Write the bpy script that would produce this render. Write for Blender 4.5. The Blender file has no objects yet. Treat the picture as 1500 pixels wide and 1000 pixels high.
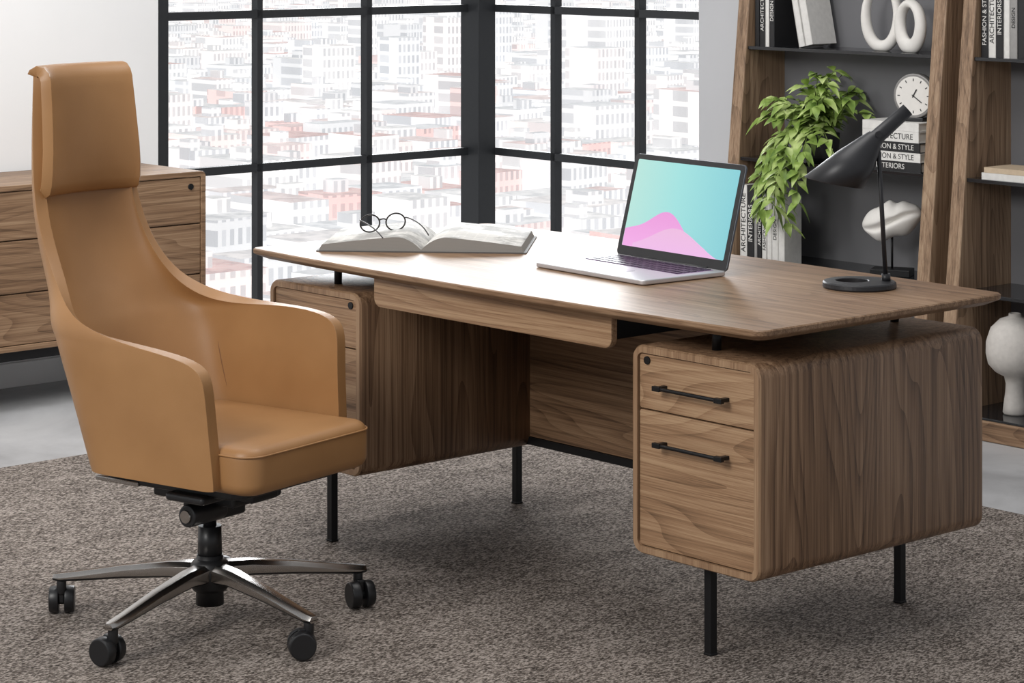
import bpy, bmesh, math, random
from mathutils import Vector, Matrix, Euler
random.seed(7)
S=bpy.context.scene
COL=S.collection
try:
    S.view_settings.view_transform='Standard'
except Exception: pass
CU,SU=0.6633,0.7483
RZ=-math.atan2(SU,CU)
OX,OY=0.238,6.598
def W(u,v,z=0.0):
    return Vector((OX+CU*u+SU*v, OY-SU*u+CU*v, z))
# ---------------------------------------------------------------- materials
def srgb(r,g,b):
    f=lambda c:(c/255/12.92 if c/255<=0.04045 else ((c/255+0.055)/1.055)**2.4)
    return (f(r),f(g),f(b),1)
def newmat(name):
    m=bpy.data.materials.new(name); m.use_nodes=True
    nt=m.node_tree; b=nt.nodes['Principled BSDF']
    return m,nt,b
def N(nt,t,**kw):
    n=nt.nodes.new(t)
    for k,v in kw.items():
        if k in n.inputs: n.inputs[k].default_value=v
        else: setattr(n,k,v)
    return n
def L(nt,a,b): nt.links.new(a,b)
def ramp(nt,stops,interp='LINEAR'):
    r=nt.nodes.new('ShaderNodeValToRGB'); r.color_ramp.interpolation=interp
    e=r.color_ramp.elements
    while len(e)<len(stops): e.new(0.5)
    for i,(p,c) in enumerate(stops):
        e[i].position=p; e[i].color=c
    return r
def plain(name,col,rough=0.5,metal=0.0,bump=0.0,bscale=60,var=0.06,emit=0):
    m,nt,b=newmat(name)
    tc=N(nt,'ShaderNodeTexCoord')
    no=N(nt,'ShaderNodeTexNoise',Scale=bscale,Detail=4.0)
    L(nt,tc.outputs['Object'],no.inputs['Vector'])
    c=col
    r=ramp(nt,[(0.3,(c[0]*(1-var),c[1]*(1-var),c[2]*(1-var),1)),(0.7,(min(1,c[0]*(1+var)),min(1,c[1]*(1+var)),min(1,c[2]*(1+var)),1))])
    L(nt,no.outputs['Fac'],r.inputs['Fac']); L(nt,r.outputs['Color'],b.inputs['Base Color'])
    b.inputs['Roughness'].default_value=rough; b.inputs['Metallic'].default_value=metal
    if bump>0:
        bp=N(nt,'ShaderNodeBump',Strength=bump,Distance=0.002)
        L(nt,no.outputs['Fac'],bp.inputs['Height']); L(nt,bp.outputs['Normal'],b.inputs['Normal'])
    if emit:
        b.inputs['Emission Color'].default_value=c; b.inputs['Emission Strength'].default_value=emit
    return m
def wood(name,axis,dark,mid,light,rough=0.45,scale=1.0,seed=0.0,spec=0.4,rings=1.0):
    m,nt,b=newmat(name)
    tc=N(nt,'ShaderNodeTexCoord')
    def mp(al,ac,off):
        k=N(nt,'ShaderNodeMapping'); s=[ac*scale]*3; s[axis]=al*scale
        k.inputs['Scale'].default_value=s; k.inputs['Location'].default_value=(off,off*1.7,off*0.6)
        L(nt,tc.outputs['Object'],k.inputs['Vector']); return k
    def mad(a,mul,add=None,c=0.0):
        q=N(nt,'ShaderNodeMath',operation='MULTIPLY_ADD'); q.inputs[1].default_value=mul; q.inputs[2].default_value=c
        L(nt,a,q.inputs[0])
        if add is not None: L(nt,add,q.inputs[2])
        return q.outputs[0]
    # cathedral figure : contour lines of a long stretched field
    a=N(nt,'ShaderNodeTexNoise',Scale=1.0,Detail=2.0,Roughness=0.4,Distortion=0.15)
    L(nt,mp(0.45,3.6,seed+1.3).outputs[0],a.inputs['Vector'])
    fr=N(nt,'ShaderNodeMath',operation='FRACT'); L(nt,mad(a.outputs['Fac'],30.0),fr.inputs[0])
    pw=N(nt,'ShaderNodeMath',operation='POWER'); pw.inputs[1].default_value=3.0; L(nt,fr.outputs[0],pw.inputs[0])
    f=N(nt,'ShaderNodeTexNoise',Scale=1.0,Detail=5.0,Roughness=0.68); L(nt,mp(3.2,240,seed+4).outputs[0],f.inputs['Vector'])
    h=N(nt,'ShaderNodeTexNoise',Scale=1.0,Detail=4.0,Roughness=0.65); L(nt,mp(0.9,60,seed+6).outputs[0],h.inputs['Vector'])
    g=N(nt,'ShaderNodeTexNoise',Scale=1.0,Detail=2.0,Roughness=0.5); L(nt,mp(0.4,6,seed+9).outputs[0],g.inputs['Vector'])
    v=mad(f.outputs['Fac'],0.42)
    v=mad(h.outputs['Fac'],0.36,v)
    v=mad(g.outputs['Fac'],0.24,v)
    v=mad(pw.outputs[0],-0.080*rings,v)
    r=ramp(nt,[(0.36,dark),(0.485,mid),(0.60,light)])
    L(nt,v,r.inputs['Fac']); L(nt,r.outputs['Color'],b.inputs['Base Color'])
    b.inputs['Roughness'].default_value=rough; b.inputs['Specular IOR Level'].default_value=spec
    bp=N(nt,'ShaderNodeBump',Strength=0.12,Distance=0.001)
    L(nt,f.outputs['Fac'],bp.inputs['Height']); L(nt,bp.outputs['Normal'],b.inputs['Normal'])
    return m
wood_x=wood('walnut_grain_long',0,srgb(88,66,49),srgb(136,106,80),srgb(166,136,107))
wood_x2=wood('walnut_drawer_grain',0,srgb(100,76,55),srgb(151,118,89),srgb(180,149,117),seed=5.2)
wood_top=wood('walnut_top',0,srgb(92,70,53),srgb(130,102,78),srgb(156,128,102),rough=0.42,seed=2.1,spec=0.22,rings=0.8)
wood_z=wood('walnut_grain_vertical',2,srgb(80,58,42),srgb(127,98,74),srgb(160,130,103),seed=3.3,rings=1.25)
wood_y=wood('walnut_grain_depth',1,srgb(86,65,48),srgb(132,103,78),srgb(160,132,104),seed=7.7)
wood_shelf=wood('walnut_shelf',2,srgb(98,77,59),srgb(146,119,95),srgb(172,147,121),seed=6.1)
black=plain('black_powder_steel',srgb(20,20,22),0.45,0.3)
blackp=plain('black_plastic',srgb(26,26,28),0.4)
frame_m=plain('window_frame_black',srgb(36,38,41),0.5)
chrome=plain('polished_aluminium',srgb(176,172,168),0.22,1.0,var=0.02)
silver=plain('laptop_silver',srgb(205,203,205),0.35,0.6,var=0.01)
white=plain('matte_white_ceramic',srgb(228,225,220),0.6,var=0.02,bump=0.1)
paper=plain('paper_white',srgb(226,224,218),0.8,var=0.02)
def leather():
    m,nt,b=newmat('tan_leather')
    tc=N(nt,'ShaderNodeTexCoord')
    no=N(nt,'ShaderNodeTexNoise',Scale=5.0,Detail=3.0); L(nt,tc.outputs['Object'],no.inputs['Vector'])
    r=ramp(nt,[(0.3,srgb(152,110,68)),(0.7,srgb(165,122,78))]); L(nt,no.outputs['Fac'],r.inputs['Fac'])
    L(nt,r.outputs['Color'],b.inputs['Base Color'])
    vo=N(nt,'ShaderNodeTexVoronoi',Scale=420.0); L(nt,tc.outputs['Object'],vo.inputs['Vector'])
    bp=N(nt,'ShaderNodeBump',Strength=0.10,Distance=0.001); L(nt,vo.outputs['Distance'],bp.inputs['Height'])
    L(nt,bp.outputs['Normal'],b.inputs['Normal']); b.inputs['Roughness'].default_value=0.45
    return m
leather_m=leather()
seam_m=plain('leather_seam',srgb(118,78,44),0.5)
# ---------------------------------------------------------------- helpers
def empty(name,loc,rz=0.0):
    e=bpy.data.objects.new(name,None); e.location=loc; e.rotation_euler=(0,0,rz); e.empty_display_size=0.1
    COL.objects.link(e); return e
def obj(name,bm,mats,parent=None,smooth=False,loc=(0,0,0),rot=(0,0,0)):
    me=bpy.data.meshes.new(name); bm.to_mesh(me); bm.free()
    if not isinstance(mats,(list,tuple)): mats=[mats]
    for m in mats: me.materials.append(m)
    if smooth:
        for p in me.polygons: p.use_smooth=True
    o=bpy.data.objects.new(name,me); COL.objects.link(o)
    o.location=loc; o.rotation_euler=rot
    if parent: o.parent=parent
    return o
def bev(o,w,seg=3,ang=0.6):
    m=o.modifiers.new('bevel','BEVEL'); m.width=w; m.segments=seg; m.limit_method='ANGLE'; m.angle_limit=ang
    m.harden_normals=False
    return o
def addbox(bm,c,s,mat=0,M=None):
    r=bmesh.ops.create_cube(bm,size=1.0)
    mm=Matrix.Translation(c)@Matrix.Diagonal((s[0],s[1],s[2],1))
    if M is not None: mm=M@mm
    bmesh.ops.transform(bm,matrix=mm,verts=r['verts'])
    fs=set(f for v in r['verts'] for f in v.link_faces)
    for f in fs: f.material_index=mat
    return r['verts']
def box(name,c,s,mat,parent=None,b=0.0,seg=2,rot=(0,0,0),loc=None):
    bm=bmesh.new()
    if loc is None: addbox(bm,c,s); o=obj(name,bm,mat,parent,rot=rot)
    else: addbox(bm,(0,0,0),s); o=obj(name,bm,mat,parent,loc=loc,rot=rot)
    if b>0: bev(o,b,seg)
    return o
def addcyl(bm,p0,p1,r0,r1=None,seg=24,mat=0,cap=True):
    if r1 is None: r1=r0
    p0,p1=Vector(p0),Vector(p1); d=p1-p0
    q=d.to_track_quat('Z','Y').to_matrix().to_4x4()
    r=bmesh.ops.create_cone(bm,cap_ends=cap,segments=seg,radius1=r0,radius2=r1,depth=d.length)
    bmesh.ops.transform(bm,matrix=Matrix.Translation((p0+p1)/2)@q,verts=r['verts'])
    for f in set(f for v in r['verts'] for f in v.link_faces):
        f.material_index=mat; f.smooth=len(f.verts)==4
    return r['verts']
def cyl(name,p0,p1,r0,mat,parent=None,r1=None,seg=24,b=0):
    bm=bmesh.new(); addcyl(bm,p0,p1,r0,r1,seg); o=obj(name,bm,mat,parent)
    if b: bev(o,b,2)
    return o
def rrect(w,h,r,seg=8,cx=0,cy=0):
    pts=[]
    for (sx,sy,a0) in ((1,1,0),(-1,1,90),(-1,-1,180),(1,-1,270)):
        for i in range(seg+1):
            a=math.radians(a0+90*i/seg)
            pts.append((cx+sx*(w/2-r)+r*math.cos(a),cy+sy*(h/2-r)+r*math.sin(a)))
    return pts
def slab(name,pts,z0,z1,mat,parent=None,b=0,seg=3,smooth=False):
    bm=bmesh.new()
    vs=[bm.verts.new((x,y,z0)) for x,y in pts]; f=bm.faces.new(vs)
    r=bmesh.ops.extrude_face_region(bm,geom=[f])
    bmesh.ops.translate(bm,vec=(0,0,z1-z0),verts=[v for v in r['geom'] if isinstance(v,bmesh.types.BMVert)])
    bmesh.ops.recalc_face_normals(bm,faces=bm.faces)
    o=obj(name,bm,mat,parent,smooth=smooth)
    if b: bev(o,b,seg,0.9)
    return o
def tube(name,pts,r,mat,parent=None,cyclic=False,res=8,smooth=True):
    cu=bpy.data.curves.new(name,'CURVE'); cu.dimensions='3D'; cu.bevel_depth=r; cu.bevel_resolution=4; cu.use_fill_caps=True
    sp=cu.splines.new('NURBS' if smooth else 'POLY'); sp.points.add(len(pts)-1)
    for i,p in enumerate(pts): sp.points[i].co=(p[0],p[1],p[2],1)
    if smooth: sp.order_u=min(4,len(pts)); sp.use_endpoint_u=not cyclic
    sp.use_cyclic_u=cyclic; sp.resolution_u=res
    cu.materials.append(mat)
    o=bpy.data.objects.new(name,cu); COL.objects.link(o)
    if parent: o.parent=parent
    return o
def lathe(name,prof,mat,parent=None,seg=40,loc=(0,0,0)):
    bm=bmesh.new(); rings=[]
    for r,z in prof:
        if r<1e-5: rings.append([bm.verts.new((0,0,z))])
        else: rings.append([bm.verts.new((r*math.cos(2*math.pi*i/seg),r*math.sin(2*math.pi*i/seg),z)) for i in range(seg)])
    for a,b in zip(rings[:-1],rings[1:]):
        for i in range(seg):
            j=(i+1)%seg
            if len(a)==1 and len(b)==1: continue
            if len(a)==1: bm.faces.new((a[0],b[i],b[j]))
            elif len(b)==1: bm.faces.new((a[i],a[j],b[0]))
            else: bm.faces.new((a[i],a[j],b[j],b[i]))
    bmesh.ops.recalc_face_normals(bm,faces=bm.faces)
    return obj(name,bm,mat,parent,smooth=True,loc=loc)
def interp(x,tab):
    if x<=tab[0][0]: return tab[0][1]
    for (a,va),(b,vb) in zip(tab[:-1],tab[1:]):
        if x<=b:
            t=(x-a)/(b-a); return va+(vb-va)*t
    return tab[-1][1]
def text(name,s,size,mat,parent,loc,rot,ext=0.0004):
    cu=bpy.data.curves.new(name,'FONT'); cu.body=s; cu.size=size; cu.extrude=ext; cu.align_x='CENTER'; cu.align_y='CENTER'
    cu.materials.append(mat)
    o=bpy.data.objects.new(name,cu); COL.objects.link(o); o.parent=parent; o.location=loc; o.rotation_euler=rot
    return o
# ---------------------------------------------------------------- room
RUGT=0.006
def floor_mat():
    m,nt,b=newmat('polished_concrete')
    tc=N(nt,'ShaderNodeTexCoord')
    a=N(nt,'ShaderNodeTexNoise',Scale=1.3,Detail=8.0,Roughness=0.65,Distortion=0.5); L(nt,tc.outputs['Object'],a.inputs['Vector'])
    r=ramp(nt,[(0.3,srgb(150,150,151)),(0.55,srgb(190,190,191)),(0.72,srgb(212,212,212))]); L(nt,a.outputs['Fac'],r.inputs['Fac'])
    L(nt,r.outputs['Color'],b.inputs['Base Color']); b.inputs['Roughness'].default_value=0.4
    return m
def rug_mat():
    m,nt,b=newmat('woven_wool_rug')
    tc=N(nt,'ShaderNodeTexCoord')
    mp=N(nt,'ShaderNodeMapping'); mp.inputs['Scale'].default_value=(1.0,0.5,1); mp.inputs['Rotation'].default_value=(0,0,0.85)
    L(nt,tc.outputs['Object'],mp.inputs['Vector'])
    a=N(nt,'ShaderNodeTexNoise',Scale=190.0,Detail=2.0,Roughness=0.6); L(nt,mp.outputs[0],a.inputs['Vector'])
    c=N(nt,'ShaderNodeTexVoronoi',Scale=260.0); L(nt,mp.outputs[0],c.inputs['Vector'])
    d=N(nt,'ShaderNodeTexNoise',Scale=9.0,Detail=4.0); L(nt,mp.outputs[0],d.inputs['Vector'])
    ma=N(nt,'ShaderNodeMath',operation='MULTIPLY_ADD'); ma.inputs[1].default_value=0.30; L(nt,c.outputs['Distance'],ma.inputs[0]); L(nt,a.outputs['Fac'],ma.inputs[2])
    mb=N(nt,'ShaderNodeMath',operation='MULTIPLY_ADD'); mb.inputs[1].default_value=0.20; L(nt,d.outputs['Fac'],mb.inputs[0]); L(nt,ma.outputs[0],mb.inputs[2])
    r=ramp(nt,[(0.56,srgb(52,46,42)),(0.72,srgb(100,91,84)),(0.90,srgb(168,158,150))]); L(nt,mb.outputs[0],r.inputs['Fac'])
    L(nt,r.outputs['Color'],b.inputs['Base Color']); b.inputs['Roughness'].default_value=0.95; b.inputs['Specular IOR Level'].default_value=0.15
    bp=N(nt,'ShaderNodeBump',Strength=0.9,Distance=0.005); L(nt,ma.outputs[0],bp.inputs['Height']); L(nt,bp.outputs['Normal'],b.inputs['Normal'])
    return m
wallL=plain('white_plaster',srgb(236,236,236),0.85,bscale=3,var=0.015)
wallR=plain('grey_plaster',srgb(190,191,194),0.85,bscale=3,var=0.02)
RW=2.44; WP=2.50; LW=-3.36
def rbox(name,u0,u1,v0,v1,z0,z1,mat,b=0,parent=None):
    bm=bmesh.new(); addbox(bm,(0,0,0),(u1-u0,v1-v0,z1-z0))
    o=obj(name,bm,mat,None,loc=W((u0+u1)/2,(v0+v1)/2,(z0+z1)/2),rot=(0,0,RZ))
    if b: bev(o,b,2)
    return o
rbox('floor',LW-0.2,4.5,-6.5,RW+0.25,-0.1,0,floor_mat())
rug=rbox('area_rug',-2.15,3.2,-3.6,1.335,0.0,RUGT,rug_mat(),b=0.002)
rbox('wall_left',LW-0.2,LW,-6.5,0.84,0,3.0,wallL)
rbox('wall_right',-2.02,4.5,RW,RW+0.25,0,3.0,wallR)
rbox('baseboard_left',LW,LW+0.015,-6.5,0.84,0,0.09,wallL,b=0.003)
rbox('wall_left_sill',LW-0.2,LW,0.84,WP+0.2,0,0.10,wallL)
rbox('wall_right_sill',LW,-2.02,WP-0.03,RW+0.25,0,0.10,wallR)
rbox('wall_left_header',LW-0.2,LW,0.84,WP+0.2,2.6,3.0,wallL)
rbox('wall_right_header',LW,-2.02,WP-0.03,RW+0.25,2.6,3.0,wallR)
glass_m=bpy.data.materials.new('window_glass'); glass_m.use_nodes=True
nt=glass_m.node_tree; nt.nodes.remove(nt.nodes['Principled BSDF'])
tr=N(nt,'ShaderNodeBsdfTransparent'); gl=N(nt,'ShaderNodeBsdfGlossy',Roughness=0.02); mx=N(nt,'ShaderNodeMixShader'); mx.inputs[0].default_value=0.04
L(nt,tr.outputs[0],mx.inputs[1]); L(nt,gl.outputs[0],mx.inputs[2]); L(nt,mx.outputs[0],nt.nodes['Material Output'].inputs[0])
def window(name,origin,axis,marks,zr,span,ztop=2.6):
    e=empty(name,origin,RZ)
    a0,a1=span
    bm=bmesh.new()
    def bb(a,b,z0,z1,t):
        if axis=='v': addbox(bm,(-t/2+0.0,(a+b)/2,(z0+z1)/2),(t,b-a,z1-z0))
        else: addbox(bm,((a+b)/2,t/2,(z0+z1)/2),(b-a,t,z1-z0))
    for m,w in marks: bb(m-w/2,m+w/2,0.10,ztop,0.04)
    for z,w in zr: bb(a0,a1,z-w/2,z+w/2,0.036)
    obj('mullions',bm,frame_m,e)
    bm=bmesh.new()
    if axis=='v': addbox(bm,(-0.025,(a0+a1)/2,(0.10+ztop)/2),(0.006,a1-a0,ztop-0.10))
    else: addbox(bm,((a0+a1)/2,0.025,(0.10+ztop)/2),(a1-a0,0.006,ztop-0.10))
    obj('glass_pane',bm,glass_m,e)
    return e
rails=[(0.125,0.05),(0.735,0.032),(1.345,0.032),(1.965,0.034),(2.575,0.05)]
window('window_1',W(LW,0),'v',[(0.865,0.045),(1.322,0.026),(1.875,0.028)],rails,(0.84,2.42))
window('window_2',W(0,WP),'u',[(-2.925,0.026),(-2.425,0.026),(-2.05,0.05)],rails,(-3.29,-2.02))
rbox('trim_corner_column',LW-0.05,LW+0.07,WP-0.09,WP+0.005,0.0,3.0,frame_m,b=0.004)
# ---------------------------------------------------------------- city outside
def city_mat():
    m,nt,b=newmat('city_facades_painted_haze')
    g=N(nt,'ShaderNodeNewGeometry'); oi=N(nt,'ShaderNodeVertexColor',layer_name='Col')
    tc=N(nt,'ShaderNodeTexCoord')
    sep=N(nt,'ShaderNodeSeparateXYZ'); L(nt,tc.outputs['Object'],sep.inputs[0])
    ad=N(nt,'ShaderNodeMath',operation='ADD'); L(nt,sep.outputs[0],ad.inputs[0]); L(nt,sep.outputs[1],ad.inputs[1])
    cb=N(nt,'ShaderNodeCombineXYZ'); L(nt,ad.outputs[0],cb.inputs[0]); L(nt,sep.outputs[2],cb.inputs[1])
    br=N(nt,'ShaderNodeTexBrick',Scale=0.42); br.offset=0.0
    br.inputs['Color1'].default_value=(0.52,0.54,0.57,1); br.inputs['Color2'].default_value=(0.74,0.75,0.77,1); br.inputs['Mortar'].default_value=(0.97,0.97,0.97,1); br.inputs['Mortar Size'].default_value=0.20
    br.inputs['Brick Width'].default_value=0.8; br.inputs['Row Height'].default_value=1.2
    L(nt,cb.outputs[0],br.inputs['Vector'])
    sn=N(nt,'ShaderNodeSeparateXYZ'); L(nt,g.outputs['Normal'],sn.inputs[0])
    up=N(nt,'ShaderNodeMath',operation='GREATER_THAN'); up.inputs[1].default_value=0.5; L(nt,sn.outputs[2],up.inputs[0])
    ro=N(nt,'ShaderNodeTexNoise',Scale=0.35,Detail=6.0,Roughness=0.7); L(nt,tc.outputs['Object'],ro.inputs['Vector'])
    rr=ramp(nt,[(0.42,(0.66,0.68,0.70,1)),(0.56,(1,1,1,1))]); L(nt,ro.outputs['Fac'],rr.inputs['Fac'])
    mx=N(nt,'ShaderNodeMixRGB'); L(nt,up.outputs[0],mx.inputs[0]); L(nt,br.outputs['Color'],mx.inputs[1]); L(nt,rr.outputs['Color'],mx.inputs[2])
    mu=N(nt,'ShaderNodeMixRGB',blend_type='MULTIPLY'); mu.inputs[0].default_value=1
    L(nt,mx.outputs[0],mu.inputs[1]); L(nt,oi.outputs['Color'],mu.inputs[2])
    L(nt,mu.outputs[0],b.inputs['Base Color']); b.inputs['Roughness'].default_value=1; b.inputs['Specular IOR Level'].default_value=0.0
    hz=N(nt,'ShaderNodeMixRGB'); hz.inputs[0].default_value=0.55; hz.inputs[2].default_value=(1,0.985,0.975,1); L(nt,mu.outputs[0],hz.inputs[1])  # painted haze: facade colour washed towards white
    L(nt,hz.outputs[0],b.inputs['Emission Color']); b.inputs['Emission Strength'].default_value=0.55  # facades emit to keep the view bright; they are no light source
    return m
def city():
    bm=bmesh.new(); cl=bm.loops.layers.float_color.new('Col')
    whites=[(0.93,0.92,0.91),(0.86,0.87,0.88),(0.95,0.93,0.91),(0.76,0.77,0.78),(0.93,0.88,0.86),(0.84,0.84,0.84)]
    reds=[(0.88,0.66,0.63),(0.92,0.75,0.72),(0.82,0.54,0.51),(0.92,0.81,0.78)]
    gz=-42
    def bld(x,y,sx,sy,h,c,k,rz):
        vs=addbox(bm,(0,0,0),(sx,sy,h),M=Matrix.Translation((x,y,gz+h/2))@Matrix.Rotation(rz,4,'Z'))
        zt=gz+h-0.01
        for f in set(f for v in vs for f in v.link_faces):
            cc=k if all(v.co.z>zt for v in f.verts) else c
            for l in f.loops: l[cl]=(*cc,1)
    y=215
    while y<1500:
        step=15+(y-215)*0.016
        half=0.42*y
        x=-half
        near=y<620
        while x<half:
            sx=random.uniform(5,15); sy=random.uniform(6,13)
            h=random.choice([2.5,3,4,5,6,8,5,4])*random.uniform(0.8,1.3)
            if y>420 and random.random()<0.06: h=random.uniform(12,22); sx*=1.3
            c=random.choice(reds) if random.random()<(0.22 if near else 0.07) else random.choice(whites)
            k=random.choice(reds) if random.random()<(0.5 if near else 0.15) else random.choice(whites)
            rz=RZ+random.choice([0,0,0.15,-0.1])
            bld(x,y+random.uniform(-4,4),sx,sy,h,c,k,rz)
            if random.random()<0.6: 
                w_=random.choice(whites); bld(x+random.uniform(-2,2),y,sx*0.3,sy*0.3,h+1.8,w_,w_,RZ)
            x+=sx+random.uniform(1.5,7)
        y+=step
    vs=addbox(bm,(0,1500,gz-1),(3600,3000,2))
    for f in set(f for v in vs for f in v.link_faces):
        for l in f.loops: l[cl]=(0.80,0.80,0.80,1)
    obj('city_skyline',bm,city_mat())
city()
# ---------------------------------------------------------------- desk
desk=empty('executive_desk',(OX,OY,RUGT),RZ)
DZ=-RUGT
def desk_top():
    bm=bmesh.new()
    hw,hv,bow,r=0.97,0.44,0.03,0.03
    def outline(ins):
        pts=[]
        H=hw-ins;V=hv-ins;n=28
        fr=[]
        for i in range(n+1):
            u=-H+r+(2*H-2*r)*i/n; fr.append((u,-(V+bow*(1-(u/H)**2))))
        v0=-(V+bow*(1-((H-r)/H)**2))
        def arc(cx,cy,a0):
            return [(cx+r*math.cos(math.radians(a0+90*k/6)),cy+r*math.sin(math.radians(a0+90*k/6))) for k in range(1,6)]
        pts+=fr; pts+=arc(H-r,v0+r,-90)
        pts+=[(H,v0+r+0.0),(H,-(v0+r))]
        pts+=arc(H-r,-(v0+r),0)
        pts+=[(-u,-v) for u,v in fr]
        pts+=arc(-H+r,-(v0+r),90)
        pts+=[(-H,-(v0+r)),(-H,v0+r)]
        pts+=arc(-H+r,v0+r,180)
        return pts
    L0=[(0.003,0.797),(0,0.794),(0,0.785),(0.002,0.782),(0.028,0.769)]
    rings=[]
    for ins,z in L0:
        rings.append([bm.verts.new((x,y,z+DZ)) for x,y in outline(ins)])
    n=len(rings[0])
    bm.faces.new(rings[0]); bm.faces.new(rings[-1])
    for a,b in zip(rings[:-1],rings[1:]):
        for i in range(n): bm.faces.new((a[i],a[(i+1)%n],b[(i+1)%n],b[i]))
    bmesh.ops.recalc_face_normals(bm,faces=bm.faces)
    return obj('desktop',bm,wood_top,desk)
desk_top()
def rr_tube(bm,w,h,r,cx,cz,y0,y1,fw,inset,seg=8):
    outer=rrect(w,h,r,seg,cx,cz); inner=rrect(w-2*fw,h-2*fw,max(r-fw,0.006),seg,cx,cz)
    rf=0.006
    oc=rrect(w-2*rf*0.6,h-2*rf*0.6,r-rf*0.5,seg,cx,cz)
    R=[[bm.verts.new((x,y1,z)) for x,z in outer],[bm.verts.new((x,y0+rf,z)) for x,z in outer],[bm.verts.new((x,y0,z)) for x,z in oc],
       [bm.verts.new((x,y0,z)) for x,z in inner],[bm.verts.new((x,y0+inset,z)) for x,z in inner]]
    n=len(outer)
    for k,(a,b) in enumerate(zip(R[:-1],R[1:])):
        for i in range(n):
            f=bm.faces.new((a[i],a[(i+1)%n],b[(i+1)%n],b[i])); f.material_index=1 if k in (1,2,3) else 0; f.smooth=(k==0)
    f=bm.faces.new(R[0]); f=bm.faces.new(R[-1])
    bmesh.ops.recalc_face_normals(bm,faces=bm.faces)
def handle(name,u,v,z,ln,parent):
    e=bmesh.new()
    pr=0.028
    addcyl(e,(u-ln/2,v-pr,z),(u+ln/2,v-pr,z),0.0046,seg=14)
    for s in (-1,1):
        addbox(e,(u+s*(ln/2-0.008),v-pr/2-0.001,z-0.0),(0.014,pr+0.004,0.009))
        addbox(e,(u+s*(ln/2-0.008),v-pr,z),(0.024,0.012,0.012))
    o=obj(name,e,black,parent); bev(o,0.0015,2); return o
wood_edge=wood('walnut_edge_band',2,srgb(104,80,58),srgb(146,115,88),srgb(170,140,110),seed=8.3,rings=0.3)
def pedestal(side):
    n='left' if side<0 else 'right'
    cu=side*0.725; w=0.41; z0,z1=0.219+DZ,0.711+DZ
    h=z1-z0; cz=(z0+z1)/2
    bm=bmesh.new(); rr_tube(bm,w,h,0.034,cu,cz,-0.40,0.40,0.018,0.022)
    obj('pedestal_'+n,bm,[wood_z,wood_edge],desk)
    iw=w-0.036-0.005
    zt=z1-0.018-0.0025; zb=z0+0.018+0.0025; zs=0.560+DZ
    def face(nm,za,zb_):
        pts=rrect(iw,za-zb_,0.006,4,cu,(za+zb_)/2)
        b=bmesh.new(); vs=[b.verts.new((x,-0.394,z)) for x,z in pts]; f=b.faces.new(vs)
        r=bmesh.ops.extrude_face_region(b,geom=[f]); bmesh.ops.translate(b,vec=(0,0.018,0),verts=[q for q in r['geom'] if isinstance(q,bmesh.types.BMVert)])
        bmesh.ops.recalc_face_normals(b,faces=b.faces)
        o=obj(nm,b,wood_x2,desk); bev(o,0.0015,2,0.8)
    face('drawer_upper_'+n,zt,zs+0.002); face('drawer_lower_'+n,zs-0.002,zb)
    handle('handle_upper_'+n,cu,-0.394,0.620+DZ,0.215,desk)
    handle('handle_lower_'+n,cu,-0.394,0.488+DZ,0.215,desk)
    lx=cu-side*(w/2-0.047)
    cyl('lock_'+n,(lx,-0.3925,0.676+DZ),(lx,-0.398,0.676+DZ),0.0095,black,desk)
    b=bmesh.new()
    for v in (-0.34,0.34):
        addbox(b,(side*0.72,v,(0.220+DZ)/2),(0.022,0.022,0.220+DZ))
    addbox(b,(side*0.72,0,0.209+DZ),(0.022,0.68,0.02))
    for v in (-0.34,0.34): addbox(b,(side*0.72,v,0.003),(0.025,0.025,0.006))
    o=obj('leg_frame_'+n,b,black,desk); bev(o,0.002,2)
    b=bmesh.new()
    for v in (-0.32,0.32):
        addcyl(b,(side*0.72,v,0.71+DZ),(side*0.72,v,0.770+DZ),0.011)
        addbox(b,(side*0.72,v,0.7665+DZ),(0.05,0.05,0.005))
    obj('standoffs_'+n,b,black,desk)
pedestal(1); pedestal(-1)
def pencil():
    b=bmesh.new()
    h0,h1=0.688+DZ,0.768+DZ; r=0.025
    pts=[(-0.455,h1),(-0.455,h0+r)]+[(-0.455+r-r*math.cos(a),h0+r-r*math.sin(a)) for a in [math.radians(x) for x in (15,30,45,60,75,90)]]
    pts+= [(0.455-r+r*math.sin(a),h0+r-r*math.cos(a)) for a in [math.radians(x) for x in (0,15,30,45,60,75,90)]]+[(0.455,h1)]
    vs=[b.verts.new((x,-0.405,z)) for x,z in pts]; f=b.faces.new(vs)
    rr=bmesh.ops.extrude_face_region(b,geom=[f]); bmesh.ops.translate(b,vec=(0,0.02,0),verts=[q for q in rr['geom'] if isinstance(q,bmesh.types.BMVert)])
    bmesh.ops.recalc_face_normals(b,faces=b.faces)
    o=obj('pencil_drawer_front',b,wood_x2,desk); bev(o,0.002,2,0.8)
    box('pencil_drawer_box',(0,-0.19,0.735+DZ),(0.86,0.40,0.06),black,desk)
pencil()
box('modesty_panel',(0,0.222,0.505+DZ),(1.06,0.022,0.51),wood_x,desk,b=0.001)
box('stretcher',(0,0.222,0.238+DZ),(1.06,0.03,0.022),black,desk)
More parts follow.
